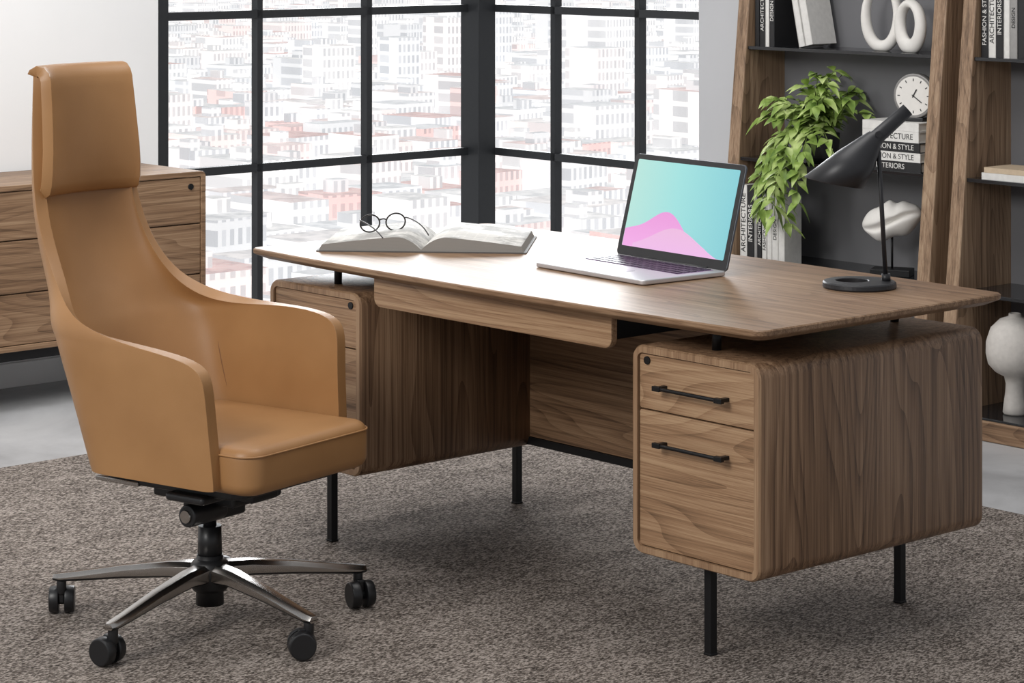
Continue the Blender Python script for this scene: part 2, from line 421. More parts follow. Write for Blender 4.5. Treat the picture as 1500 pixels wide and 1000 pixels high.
# ---------------------------------------------------------------- credenza
def credenza():
    v0,v1=-1.10,0.731; cz0,cz1=0.22,0.797
    e=empty('credenza',W(LW+0.255,(v0+v1)/2,0),RZ)
    Lh=(v1-v0)/2
    b=bmesh.new(); 
    w=v1-v0; h=cz1-cz0; r=0.02; fw=0.02
    outer=rrect(w,h,r,6,0,(cz0+cz1)/2); inner=rrect(w-2*fw,h-2*fw,0.006,6,0,(cz0+cz1)/2)
    R=[[b.verts.new((-0.225,y,z)) for y,z in outer],[b.verts.new((0.225,y,z)) for y,z in outer],[b.verts.new((0.225,y,z)) for y,z in inner],[b.verts.new((0.203,y,z)) for y,z in inner]]
    n=len(outer)
    for A,B in zip(R[:-1],R[1:]):
        for i in range(n): b.faces.new((A[i],A[(i+1)%n],B[(i+1)%n],B[i]))
    b.faces.new(R[0]); b.faces.new(R[-1]); bmesh.ops.recalc_face_normals(b,faces=b.faces)
    o=obj('carcass',b,wood_y,e); bev(o,0.003,2,0.8)
    cols=[(-Lh+fw,-0.30),(-0.30,0.30),(0.30,Lh-fw)]
    rows=[(cz0+fw,cz0+0.20),(cz0+0.20,cz0+0.385),(cz0+0.385,cz1-fw)]
    k=0
    for a,c in cols:
        for z0,z1 in rows:
            k+=1
            o=box('drawer_%d'%k,(0.211,(a+c)/2,(z0+z1)/2),(0.018,c-a-0.005,z1-z0-0.005),wood_y,e,b=0.0015)
    cyl('lock',(0.218,Lh-0.065,cz1-0.055),(0.225,Lh-0.065,cz1-0.055),0.011,black,e)
    b=bmesh.new()
    addbox(b,(0,0,cz0-0.018),(0.40,w-0.06,0.036))
    for x in (-0.18,0.18):
        for y in (-Lh+0.15,Lh-0.30): addbox(b,(x,y,0.11),(0.022,0.022,0.22))
    obj('base_frame',b,black,e)
credenza()
# ---------------------------------------------------------------- chair
chair=empty('executive_office_chair',(-0.74,6.12,RUGT),math.radians(-35))
Z0=-RUGT
HWt=[(0.36,0.236),(0.5,0.247),(0.66,0.25),(0.735,0.245),(0.755,0.230),(0.78,0.209),(0.81,0.193),(0.85,0.182),(0.90,0.174),(0.94,0.171),(1.0,0.168),(1.08,0.165),(1.2,0.158),(1.37,0.149)]
Bt=[(0.36,0.225),(0.385,0.235),(0.5,0.276),(0.6,0.318),(0.7,0.358),(0.76,0.388),(0.8,0.412),(0.88,0.446),(0.94,0.461),(1.05,0.468),(1.2,0.468),(1.37,0.462)]
Rt=[(0.36,0.13),(0.7,0.16),(0.76,0.145),(0.85,0.11),(1.0,0.07),(1.37,0.045)]
W0t=[(0.36,1.0),(0.665,1.0),(0.682,0.99),(0.694,0.965),(0.702,0.92),(0.709,0.84),(0.714,0.76),(0.720,0.68),(0.729,0.60),(0.745,0.54),(0.77,0.51),(0.80,0.50),(0.95,0.475),(1.27,0.45),(1.30,0.43),(1.33,0.38)]
FF=0.246
def shell_pt(w,z,off=0.0):
    hw=interp(z,HWt); b=interp(z,Bt); r=interp(z,Rt)
    a=abs(w); sg=1 if w>=0 else -1
    fl=0.014*max(0,min(1,(z-0.6)/0.12))*(1 if z<0.73 else max(0,1-(z-0.73)/0.08))
    if a<=0.5:
        th=math.pi/2*a/0.5; f=-b+r*(1-math.cos(th)); s=(hw-off)*math.sin(th)+fl*(a/0.5)**2
        f+=off*math.cos(th)
    else:
        f0=-b+r; ff=FF+0.02*max(0,(0.6-z)/0.25) - (0.018 if sg>0 else 0); f=f0+(a-0.5)/0.5*(ff-f0); s=hw-off+fl
    k=max(0,min(1,(z-0.5)/0.18))*max(0,min(1,(a-0.50)/0.30))
    dz=k*(0.040 if sg>0 else -0.004)
    return (f,sg*s,z+Z0+dz)
def chair_shell():
    bm=bmesh.new()
    zs=[0.385,0.40,0.45,0.5,0.55,0.6,0.63,0.655,0.675,0.69,0.70,0.708,0.714,0.720,0.729,0.745,0.76,0.78,0.80,0.83,0.86,0.90,0.95,1.0,1.05,1.1,1.15,1.2,1.25,1.285,1.305,1.32,1.328]
    nc=48; g=[]
    for z in zs:
        w0=interp(z,W0t); row=[]
        for i in range(nc+1):
            c=-1+2*i/nc; row.append(bm.verts.new(shell_pt(c*w0,z)))
        g.append(row)
    for a,b in zip(g[:-1],g[1:]):
        for i in range(nc): bm.faces.new((a[i],a[i+1],b[i+1],b[i]))
    for _ in range(5):
        bmesh.ops.smooth_vert(bm,verts=[v for v in bm.verts],factor=0.35,use_axis_x=True,use_axis_y=True,use_axis_z=True)
    bmesh.ops.recalc_face_normals(bm,faces=bm.faces)
    o=obj('shell_back_and_arms',bm,leather_m,chair,smooth=True)
    m=o.modifiers.new('s','SOLIDIFY'); m.thickness=0.032; m.offset=0
    bev(o,0.010,3,0.9)
    m=o.modifiers.new('ss','SUBSURF'); m.levels=1; m.render_levels=1
chair_shell()
def seat():
    pts=rrect(0.52,0.462,0.055,8,0.077,0)
    b=bmesh.new()
    vs=[b.verts.new((x,y,0.385+Z0)) for x,y in pts]; f=b.faces.new(vs)
    r=bmesh.ops.extrude_face_region(b,geom=[f]); bmesh.ops.translate(b,vec=(0,0,0.112),verts=[v for v in r['geom'] if isinstance(v,bmesh.types.BMVert)])
    bmesh.ops.recalc_face_normals(b,faces=b.faces)
    o=obj('seat_cushion',b,leather_m,chair,smooth=True); bev(o,0.028,6,0.9)
    box('seat_back_fill',(-0.14,0,0.44+Z0),(0.20,0.36,0.10),leather_m,chair,b=0.03,seg=4)
    slab('seat_pan',rrect(0.44,0.38,0.05,6,0.04,0),0.362+Z0,0.388+Z0,blackp,chair,b=0.006)
    z=0.478+Z0
    tube('seat_piping',[(x*1.0+0.0005*(1 if x>0 else -1),y*1.003,z) for x,y in pts],0.0022,leather_m,chair,cyclic=True)
seat()
def pillow():
    bm=bmesh.new(); g=[]
    path=[(1.034,0.022),(1.038,0.031),(1.055,0.037),(1.09,0.041),(1.14,0.043),(1.2,0.041),(1.25,0.037),(1.29,0.033),(1.312,0.031)]
    rows=[]
    ns=18
    for z,off in path:
        row=[]
        for i in range(ns+1):
            c=-1+2*i/ns; w=c*0.462
            p=shell_pt(w,z); row.append(Vector((p[0]+off-0.010*abs(c)**4,p[1]*1.01,p[2])))
        rows.append(row)
    top=rows[-1]
    for dx,dz in ((-0.006,0.013),(-0.017,0.022),(-0.032,0.024),(-0.044,0.018),(-0.047,0.012)):
        rows.append([Vector((v.x+dx,v.y,v.z+dz)) for v in top])
    for r in rows: g.append([bm.verts.new(v) for v in r])
    for a,b in zip(g[:-1],g[1:]):
        for i in range(ns): bm.faces.new((a[i],a[i+1],b[i+1],b[i]))
    bmesh.ops.recalc_face_normals(bm,faces=bm.faces)
    o=obj('headrest_pillow',bm,leather_m,chair,smooth=True)
    m=o.modifiers.new('s','SOLIDIFY'); m.thickness=0.026; m.offset=0
    bev(o,0.010,4,0.9)
pillow()
for sg,nm in ((1,'far'),(-1,'near')):
    tube('back_seam_'+nm,[Vector(shell_pt(sg*0.5,z,0.0165)) for z in (0.50,0.55,0.6,0.65,0.7,0.73,0.75)],0.0018,seam_m,chair)
def chairbase():
    b=bmesh.new()
    addbox(b,(0.03,0,0.340+Z0),(0.26,0.18,0.05))
    addbox(b,(0.02,0,0.30+Z0),(0.12,0.10,0.06))
    addbox(b,(0.12,-0.14,0.358+Z0),(0.12,0.16,0.02))
    addbox(b,(0.06,-0.03,0.345+Z0),(0.30,0.10,0.03))
    o=obj('tilt_mechanism',b,blackp,chair); bev(o,0.008,3)
    cyl('tension_knob',(0.075,-0.16,0.300+Z0),(0.075,-0.04,0.300+Z0),0.027,blackp,chair,b=0.005)
    cyl('tension_knob_ring',(0.075,-0.166,0.300+Z0),(0.075,-0.158,0.300+Z0),0.015,chrome,chair)
    box('tilt_lever',(-0.12,-0.17,0.366+Z0),(0.14,0.05,0.012),chrome,chair,b=0.003)
    bx,by=0.025,-0.022
    b=bmesh.new()
    addcyl(b,(bx,by,0.16),(bx,by,0.24),0.030,0.028); addcyl(b,(bx,by,0.23),(bx,by,0.32),0.016); addcyl(b,(bx,by,0.05),(bx,by,0.17),0.034,0.032)
    o=obj('gas_lift',b,blackp,chair)
    h=lathe('hub',[(0,0.085),(0.04,0.085),(0.048,0.095),(0.05,0.130),(0.046,0.150),(0.034,0.161),(0,0.161)],blackp,chair); h.location=(bx,by,0)
    R=0.385
    for k in range(5):
        a=math.radians([25,95,167,242,313][k]+35)
        ca,sa=math.cos(a),math.sin(a)
        M=Matrix.Translation((bx,by,-0.004))@Matrix.Rotation(a,4,'Z')
        b=bmesh.new()
        secs=[(0.035,0.028,0.112,0.156),(0.10,0.024,0.116,0.153),(0.22,0.020,0.106,0.136),(0.34,0.0175,0.092,0.114),(0.385,0.018,0.088,0.107),(0.404,0.013,0.089,0.104)]
        rings=[]
        for x,hw,z0,z1 in secs:
            rings.append([b.verts.new(M@Vector(p)) for p in ((x,-hw,z0+0.006),(x,-hw*0.7,z0),(x,hw*0.7,z0),(x,hw,z0+0.006),(x,hw,z1-0.010),(x,hw*0.55,z1),(x,-hw*0.55,z1),(x,-hw,z1-0.010))])
        for A,B in zip(rings[:-1],rings[1:]):
            for i in range(8): 
                f=b.faces.new((A[i],A[(i+1)%8],B[(i+1)%8],B[i])); f.material_index=1 if i in (0,1,2) else 0
        b.faces.new(rings[0]); b.faces.new(rings[-1]); bmesh.ops.recalc_face_normals(b,faces=b.faces)
        o=obj('base_arm_%d'%(k+1),b,[chrome,blackp],chair); bev(o,0.003,3,0.5)
        for p in o.data.polygons: p.use_smooth=True
        b=bmesh.new()
        px,py=bx+R*ca,by+R*sa
        ta=a+[1.6,1.2,1.9,1.5,1.0][k]
        tx,ty=math.cos(ta),math.sin(ta); nx,ny=-ty,tx
        addcyl(b,(px,py,0.05),(px,py,0.090),0.012)
        ox,oy=px-tx*0.016,py-ty*0.016
        for s in (-1,1):
            addcyl(b,(ox+nx*s*0.007,oy+ny*s*0.007,0.034),(ox+nx*s*0.031,oy+ny*s*0.031,0.034),0.034,0.031,seg=32)
        addcyl(b,(ox-nx*0.02,oy-ny*0.02,0.033),(ox+nx*0.02,oy+ny*0.02,0.033),0.012)
        addbox(b,(0,0,0),(0.034,0.014,0.04),M=Matrix.Translation((px-tx*0.008,py-ty*0.008,0.050))@Matrix.Rotation(ta,4,'Z'))
        o=obj('caster_%d'%(k+1),b,blackp,chair); bev(o,0.003,2)
chairbase()
# ---------------------------------------------------------------- laptop
def laptop():
    zt=0.797
    e=empty('laptop',(0.306,6.544,zt),math.radians(-52.5))
    w,d=0.44,0.285
    slab('base',rrect(w,d,0.014,6),0.0015,0.014,silver,e,b=0.003)
    slab('feet',rrect(w-0.06,d-0.06,0.01,4),0.0,0.002,blackp,e)
    kd=plain('keyboard_well',srgb(128,96,134),0.5)
    slab('keyboard_well',rrect(w-0.06,0.125,0.004,3,0,0.062),0.0140,0.0145,kd,e)
    b=bmesh.new()
    for r in range(5):
        nk=14
        for k in range(nk):
            kw=(w-0.068)/nk
            addbox(b,(-(w-0.068)/2+kw*(k+0.5),0.012+0.0245*r,0.0152),(kw-0.005,0.019,0.0018))
    o=obj('keys',b,plain('keycaps',srgb(46,36,54),0.4),e)
    slab('trackpad',rrect(0.15,0.085,0.004,3,0,-0.085),0.0140,0.0144,plain('trackpad_grey',srgb(178,176,182),0.3,0.4),e)
    h=empty('lid',(0,d/2-0.004,0.012)); h.parent=e; h.rotation_euler=(math.radians(-15),0,0)
    def plate(nm,pts,y0,y1,mat,b=0):
        bm=bmesh.new(); vs=[bm.verts.new((x,y0,z)) for x,z in pts]; f=bm.faces.new(vs)
        if y1!=y0:
            r=bmesh.ops.extrude_face_region(bm,geom=[f]); bmesh.ops.translate(bm,vec=(0,y1-y0,0),verts=[v for v in r['geom'] if isinstance(v,bmesh.types.BMVert)])
        bmesh.ops.recalc_face_normals(bm,faces=bm.faces)
        o=obj(nm,bm,mat,h)
        if b: bev(o,b,2,0.8)
    H=0.279
    plate('lid_shell',rrect(w,H,0.012,6,0,H/2),0.0,0.007,plain('lid_dark_aluminium',srgb(88,92,98),0.4,0.5),0.002)
    plate('bezel',rrect(w-0.003,H-0.003,0.012,6,0,H/2),-0.001,0.0,blackp)
    m,nt,bs=newmat('laptop_display')
    tc=N(nt,'ShaderNodeTexCoord'); sp=N(nt,'ShaderNodeSeparateXYZ'); L(nt,tc.outputs['Object'],sp.inputs[0])
    ml=N(nt,'ShaderNodeMath',operation='MULTIPLY_ADD'); ml.inputs[1].default_value=2.3; ml.inputs[2].default_value=0.5; L(nt,sp.outputs[0],ml.inputs[0])
    rp=ramp(nt,[(0.0,srgb(186,232,222)),(0.45,srgb(160,228,226)),(1.0,srgb(132,208,218))]); L(nt,ml.outputs[0],rp.inputs['Fac'])
    bs.inputs['Base Color'].default_value=(0.01,0.01,0.01,1); bs.inputs['Roughness'].default_value=0.25
    L(nt,rp.outputs['Color'],bs.inputs['Emission Color']); bs.inputs['Emission Strength'].default_value=0.92
    sw,sh=w-0.034,H-0.042; zc=H/2+0.006; zb=zc-sh/2
    plate('display',rrect(sw,sh,0.004,3,0,zc),-0.0014,-0.0012,m)
    def emi(nm,c1,c2):
        m,nt,bs=newmat(nm); tc=N(nt,'ShaderNodeTexCoord'); sp=N(nt,'ShaderNodeSeparateXYZ'); L(nt,tc.outputs['Object'],sp.inputs[0])
        ml=N(nt,'ShaderNodeMath',operation='MULTIPLY'); ml.inputs[1].default_value=8.0; L(nt,sp.outputs[2],ml.inputs[0])
        rp=ramp(nt,[(0.1,c1),(1.0,c2)]); L(nt,ml.outputs[0],rp.inputs['Fac'])
        bs.inputs['Base Color'].default_value=(0.01,0.01,0.01,1)
        L(nt,rp.outputs['Color'],bs.inputs['Emission Color']); bs.inputs['Emission Strength'].default_value=0.92; return m
    def hill(nm,fn,y,mat,x0,x1):
        n=40; pts=[(x0+(x1-x0)*i/n,zb+max(0.0005,fn(x0+(x1-x0)*i/n))) for i in range(n+1)]
        plate(nm,[(x1,zb),(x0,zb)]+pts,y,y,mat)
    g=lambda x,c,s,a:a*math.exp(-((x-c)/s)**2)
    hill('wallpaper_hill_1',lambda x:g(x,-0.045,0.105,0.104)+g(x,-0.20,0.07,0.035)-0.10*max(0,x-0.09),-0.0016,emi('wallpaper_pink',srgb(248,176,238),srgb(240,158,224)),-sw/2+0.001,0.16)
    hill('wallpaper_hill_2',lambda x:g(x,0.0,0.12,0.064)-0.12*max(0,x-0.12),-0.0018,emi('wallpaper_lilac',srgb(244,190,240),srgb(240,190,222)),-0.16,0.19)
    cyl('hinge',(-0.15,-0.001,0.0),(0.15,-0.001,0.0),0.005,blackp,h)
laptop()
# ---------------------------------------------------------------- open book
def book():
    e=empty('open_book',(-0.235,7.105,0.797),math.radians(-5))
    D=0.36; hw=0.277
    def pf(t):
        return 0.008+0.034*(1-(1-min(1,t/0.25))**2)*(1-0.66*max(0,(t-0.25)/0.75)**1.2) if t>0 else 0.008
    m,nt,bs=newmat('printed_page')
    tc=N(nt,'ShaderNodeTexCoord')
    br=N(nt,'ShaderNodeTexBrick',Scale=14.0); br.inputs['Color1'].default_value=srgb(190,188,184); br.inputs['Color2'].default_value=srgb(216,214,209); br.inputs['Mortar'].default_value=srgb(222,219,214)
    br.inputs['Row Height'].default_value=0.14; br.inputs['Mortar Size'].default_value=0.03; br.inputs['Brick Width'].default_value=0.8
    L(nt,tc.outputs['Object'],br.inputs['Vector'])
    no=N(nt,'ShaderNodeTexNoise',Scale=9.0,Detail=7.0,Roughness=0.7); L(nt,tc.outputs['Object'],no.inputs['Vector'])
    rp=ramp(nt,[(0.44,(0.42,0.42,0.42,1)),(0.54,(1,1,1,1))]); L(nt,no.outputs['Fac'],rp.inputs['Fac'])
    mu=N(nt,'ShaderNodeMixRGB',blend_type='MULTIPLY'); mu.inputs[0].default_value=0.75; L(nt,br.outputs['Color'],mu.inputs[1]); L(nt,rp.outputs['Color'],mu.inputs[2])
    L(nt,mu.outputs[0],bs.inputs['Base Color']); bs.inputs['Roughness'].default_value=0.7
    me,nt,bs2=newmat('page_edges'); tc=N(nt,'ShaderNodeTexCoord')
    wv=N(nt,'ShaderNodeTexWave',Scale=200.0); wv.bands_direction='Z'; L(nt,tc.outputs['Object'],wv.inputs['Vector'])
    rp=ramp(nt,[(0.2,srgb(90,86,82)),(0.7,srgb(176,172,166))]); L(nt,wv.outputs['Fac'],rp.inputs['Fac']); L(nt,rp.outputs['Color'],bs2.inputs['Base Color'])
    for s,nm in ((-1,'left'),(1,'right')):
        b=bmesh.new(); n=24; top=[];bot=[]
        for j in (-1,1):
            top.append([b.verts.new((s*hw*i/n,j*D/2,pf(i/n))) for i in range(n+1)])
            bot.append([b.verts.new((s*(hw+0.008)*i/n,j*D/2,0.003)) for i in range(n+1)])
        for i in range(n):
            f=b.faces.new((top[0][i],top[0][i+1],top[1][i+1],top[1][i])); f.material_index=0; f.smooth=True
            b.faces.new((bot[0][i],bot[0][i+1],bot[1][i+1],bot[1][i])).material_index=1
            for j in (0,1): b.faces.new((top[j][i],top[j][i+1],bot[j][i+1],bot[j][i])).material_index=1
        for i in (0,n): b.faces.new((top[0][i],top[1][i],bot[1][i],bot[0][i])).material_index=1
        bmesh.ops.recalc_face_normals(b,faces=b.faces)
        obj('pages_'+nm,b,[m,me],e)
    slab('cover',rrect(2*hw+0.03,D+0.012,0.003,2),0,0.0035,plain('book_cover_grey',srgb(86,82,80),0.6),e)
book()
def glasses():
    e=empty('eyeglasses',(-0.365,7.10,0.832),math.radians(28))
    gm=plain('eyeglass_frame',srgb(30,24,22),0.3)
    for s in (-1,1):
        tube('rim_%s'%('left' if s<0 else 'right'),[(s*0.040+0.031*math.cos(a),0.0,0.027+0.025*math.sin(a)) for a in [2*math.pi*i/14 for i in range(14)]],0.0022,gm,e,cyclic=True)
        tube('temple_%s'%('left' if s<0 else 'right'),[(s*0.071,0,0.038),(s*0.075,-0.01,0.038),(s*0.075,-0.07,0.034),(s*0.073,-0.12,0.020),(s*0.070,-0.15,0.004)],0.0019,gm,e)
    tube('bridge',[(-0.012,0,0.034),(-0.005,-0.002,0.039),(0.005,-0.002,0.039),(0.012,0,0.034)],0.002,gm,e)
glasses()
# ---------------------------------------------------------------- desk lamp
def lamp():
    e=empty('desk_lamp',(0.866,6.262,0.797),0.0)
    bl=plain('lamp_charcoal',srgb(36,36,39),0.42,0.1)
    b=bmesh.new(); seg=56
    def ring(r,z,cx=0.0): return [b.verts.new((cx+r*math.cos(2*math.pi*i/seg),r*math.sin(2*math.pi*i/seg),z)) for i in range(seg)]
    R=[ring(0.090,0.0),ring(0.092,0.004),ring(0.091,0.013),ring(0.088,0.016),ring(0.042,0.018,-0.018),ring(0.040,0.016,-0.018),ring(0.040,0.0,-0.018)]
    for A,B in zip(R,R[1:]+R[:1]):
        for i in range(seg): b.faces.new((A[i],A[(i+1)%seg],B[(i+1)%seg],B[i]))
    bmesh.ops.recalc_face_normals(b,faces=b.faces); obj('base',b,bl,e,smooth=False)
    cyl('stem',(0.066,0,0.014),(0.045,0,0.385),0.0058,bl,e)
    cyl('stem_collar',(0.067,0,0.014),(0.066,0,0.034),0.011,bl,e)
    c0=Vector((-0.064,0,0.262)); a0=Vector((0.0985,0,-0.019)).normalized()
    c1=Vector((0.038,0,0.370)); ax=(Vector((0.124,0,0.446))-c1).normalized(); a1=Vector((ax.z,0,-ax.x))
    secs=[(c0,a0,0.074,0.076)]
    secs.append((c0.lerp(c1,0.5)+Vector((0.004,0,0.0)),a0.lerp(a1,0.45).normalized(),0.0505,0.050))
    secs.append((c1,a1,0.0235,0.0235))
    secs.append((c1+ax*0.006,a1,0.019,0.019))
    secs.append((c1+ax*0.110,a1,0.0165,0.0165))
    b=bmesh.new(); rings=[]
    for c,a,ra,rb in secs:
        rings.append([b.verts.new(c+a*ra*math.cos(2*math.pi*i/40)+Vector((0,1,0))*rb*math.sin(2*math.pi*i/40)) for i in range(40)])
    for A,B in zip(rings[:-1],rings[1:]):
        for i in range(40): b.faces.new((A[i],A[(i+1)%40],B[(i+1)%40],B[i])).smooth=True
    b.faces.new(rings[-1]); bmesh.ops.recalc_face_normals(b,faces=b.faces)
    o=obj('shade',b,bl,e); m=o.modifiers.new('s','SOLIDIFY'); m.thickness=0.002; m.offset=-1
    cyl('swivel',(0.045,-0.022,0.383),(0.045,0.022,0.383),0.008,bl,e)
    cyl('lamp_socket',c0.lerp(c1,0.55),c0.lerp(c1,0.95),0.016,blackp,e)
lamp()
# ---------------------------------------------------------------- bookshelves
def vf(z): return 2.09+0.10*z
shelf_z=[0.075,0.475,0.85,1.255,1.66,2.05]
darkback=plain('shelf_back_charcoal',srgb(112,112,115),0.6,bscale=4,var=0.03)
smoke=plain('smoked_glass_shelf',srgb(30,31,34),0.12)
def bookshelf(uL,uR):
    uc=(uL+uR)/2
    e=empty('bookshelf',W(uc,RW,0),RZ); hw=(uR-uL)/2; t=0.055; H=2.2
    for s,nm in ((-1,'left'),(1,'right')):
        b=bmesh.new(); x0=s*hw; x1=s*(hw-t)
        prof=[(vf(0)-RW,0),(-0.004,0),(-0.004,H),(vf(H)-RW,H)]
        A=[b.verts.new((x0,y,z)) for y,z in prof]; B=[b.verts.new((x1,y,z)) for y,z in prof]
        b.faces.new(A); b.faces.new(B)
        for i in range(4): b.faces.new((A[i],A[(i+1)%4],B[(i+1)%4],B[i]))
        bmesh.ops.recalc_face_normals(b,faces=b.faces)
        o=obj('side_panel_'+nm,b,wood_shelf,e); bev(o,0.004,2)
    for k,z in enumerate(shelf_z):
        y0=vf(z)-RW+0.008; y1=-0.016
        box('shelf_%d'%(k+1),(0,(y0+y1)/2,z-0.006),(2*(hw-t)-0.001,y1-y0,0.012),smoke,e,b=0.001)
    box('back_panel',(0,-0.010,1.12),(2*(hw-t)-0.001,0.012,2.1),darkback,e)
    y0=vf(0)-RW+0.004
    box('base_rail',(0,y0+0.012,0.034),(2*(hw-t)-0.001,0.024,0.066),wood_x,e,b=0.003)
    box('top_rail',(0,vf(H)-RW+0.014,H-0.03),(2*(hw-t)-0.001,0.02,0.05),wood_x,e,b=0.003)
bookshelf(-1.615,-0.645); bookshelf(-0.575,0.395)
bk_black=plain('book_black',srgb(30,30,32),0.5); bk_white=plain('book_white',srgb(222,220,216),0.6); bk_grey=plain('book_grey',srgb(150,148,146),0.6); bk_tan=plain('book_tan',srgb(196,176,150),0.6)
MB=[bk_black,bk_white,bk_grey,bk_tan,paper]
def books(name,u0,z,spec,vfront=None,labels=()):
    vfr=vf(z)+0.035 if vfront is None else vfront
    e=empty(name,W(u0,vfr,z),RZ)
    b=bmesh.new(); x=0
    pos=[]
    for (t,h,d,mi) in spec:
        addbox(b,(x+t/2,d/2,h/2),(t*0.8,d-0.006,h-0.008),4)
        addbox(b,(x+0.0015,d/2,h/2),(0.003,d,h),mi); addbox(b,(x+t-0.0015,d/2,h/2),(0.003,d,h),mi)
        addbox(b,(x+t/2,0.002,h/2),(t-0.0002,0.004,h),mi)
        pos.append((x+t/2,h)); x+=t+0.0012
    obj('volumes',b,MB,e)
    for i,s,sz,m in labels:
        text('spine_title_%d'%i,s,sz,m,e,(pos[i][0],-0.0008,pos[i][1]*0.5),(math.radians(90),math.radians(-90),0))
    return e
books('row_of_books',-1.548,1.255,[(0.022,0.25,0.14,0),(0.026,0.27,0.14,0),(0.02,0.24,0.13,1),(0.024,0.26,0.14,0)],labels=[(1,'ARCHITECTURE',0.022,bk_white),(3,'DESIGN',0.022,bk_white)])
books('row_of_books',-1.550,0.475,[(0.034,0.275,0.12,1),(0.034,0.275,0.12,0),(0.014,0.24,0.10,2),(0.022,0.265,0.10,0),(0.024,0.25,0.09,1),(0.022,0.255,0.09,1),(0.03,0.25,0.09,1),(0.03,0.245,0.09,1)],labels=[(0,'ARCHITECTURE',0.030,bk_black),(1,'INTERIORS',0.028,bk_white),(3,'ARCHITECTURE',0.020,bk_white),(4,'FASHION & STYLE',0.020,bk_black),(6,'DESIGN',0.022,bk_black)])
books('row_of_books',-0.512,1.255,[(0.03,0.27,0.14,0),(0.03,0.28,0.14,1),(0.03,0.27,0.14,0),(0.025,0.26,0.14,1),(0.03,0.27,0.14,2),(0.03,0.27,0.14,0)],labels=[(0,'FASHION & STYLE',0.024,bk_white),(1,'ARCHITECTURE',0.026,bk_black),(2,'INTERIORS',0.024,bk_white),(4,'DESIGN',0.02,bk_black)])
def leanbook():
    e=empty('leaning_book',W(-1.395,vf(1.255)+0.05,1.255),RZ)
    h=empty('tilt',(0,0,0)); h.parent=e; h.rotation_euler=(0,math.radians(-12),0); h.location=(0.05,0,0.001)
    b=bmesh.new()
    for k,(x,t,d,hh,mi) in enumerate([(0.0,0.03,0.13,0.26,1),(0.032,0.035,0.13,0.25,1)]):
        addbox(b,(x+t/2,d/2,hh/2),(t*0.8,d-0.006,hh-0.006),4)
        addbox(b,(x+0.002,d/2,hh/2),(0.003,d,hh),mi); addbox(b,(x+t-0.002,d/2,hh/2),(0.003,d,hh),mi); addbox(b,(x+t/2,0.002,hh/2),(t,0.004,hh),mi)
    obj('volume',b,MB,h)
    text('cover_title','Fashion',0.03,bk_grey,h,(0.0678,0.06,0.18),(math.radians(90),0,math.radians(90)))
leanbook()
def stack():
    z=0.85; e=empty('stack_of_books',W(-0.860,vf(z)+0.09,z),RZ)
    b=bmesh.new(); zz=0
    sp=[(0.27,0.034,0),(0.265,0.032,1),(0.26,0.034,0),(0.25,0.038,1),(0.25,0.03,1)]
    labs=[]
    for w,t,mi in sp:
        addbox(b,(0,0,zz+t/2),(w-0.006,0.13,t*0.85),4)
        addbox(b,(0,0,zz+0.0015),(w,0.14,0.003),mi); addbox(b,(0,0,zz+t-0.0015),(w,0.14,0.003),mi)
        addbox(b,(0,-0.069,zz+t/2),(w,0.004,t),mi); labs.append((zz+t/2,mi)); zz+=t+0.0005
    obj('volumes',b,MB,e)
    for i,(s,sz) in enumerate([('INTERIORS',0.026),('FASHION & STYLE',0.026),('FASHION & STYLE',0.026),('ARCHITECTURE',0.028)]):
        text('spine_title_%d'%i,s,sz,bk_white if labs[i][1]==0 else bk_black,e,(0.0,-0.0712,labs[i][0]),(math.radians(90),0,0))
    return zz
sh=stack()
def clock(zb):
    e=empty('table_clock',W(-0.800,vf(0.85)+0.085,zb),RZ+math.radians(14))
    r=0.077
    def disc(nm,r,y0,y1,mat,b=0):
        o=cyl(nm,(0,y0,r0+0.012),(0,y1,r0+0.012),r,mat,e,seg=48); 
        if b: bev(o,b,2)
    r0=r
    disc('case',r,-0.02,0.02,plain('clock_case_grey',srgb(140,138,136),0.4,0.3),0.004)
    disc('face',r*0.87,-0.0215,-0.019,white)
    b=bmesh.new()
    for k in range(12):
        a=2*math.pi*k/12; addbox(b,(0,0,0),(0.003,0.001,0.009),M=Matrix.Translation((0,-0.022,r0+0.012))@Matrix.Rotation(a,4,'Y')@Matrix.Translation((0,0,r*0.72)))
    for a,l,w in ((0.5,0.032,0.004),(2.2,0.045,0.003)):
        addbox(b,(0,0,0),(w,0.001,l),M=Matrix.Translation((0,-0.0228,r0+0.012))@Matrix.Rotation(a,4,'Y')@Matrix.Translation((0,0,l/2-0.006)))
    obj('hands_and_marks',b,bk_black,e)
    box('stand',(0,0,0.007),(0.07,0.04,0.014),blackp,e,b=0.003)
clock(0.85+sh)
def ovals(name,u,v,z,w,h,t,rot,th=0.02):
    e=empty(name,W(u,v,z),RZ+rot)
    b=bmesh.new(); n=48;m=14;rings=[]
    for i in range(n):
        a=2*math.pi*i/n
        cx,cz=(w/2-t)*math.cos(a)*1.0,h/2+(h/2-t)*math.sin(a)
        tt=t*(1.15-0.35*math.sin(a))
        nx,nz=math.cos(a),math.sin(a)
        rings.append([b.verts.new((cx+nx*tt*math.cos(c),th*math.sin(c),max(0.0,cz+nz*tt*math.cos(c)))) for c in [2*math.pi*k/m for k in range(m)]])
    for i in range(n):
        A,B=rings[i],rings[(i+1)%n]
        for k in range(m): b.faces.new((A[k],A[(k+1)%m],B[(k+1)%m],B[k]))
    bmesh.ops.recalc_face_normals(b,faces=b.faces); obj('ring',b,white,e,smooth=True)
ovals('ring_sculpture',-0.995,2.31,1.255,0.155,0.245,0.015,0.25)
ovals('ring_sculpture',-0.858,2.30,1.255,0.15,0.19,0.019,-0.2)
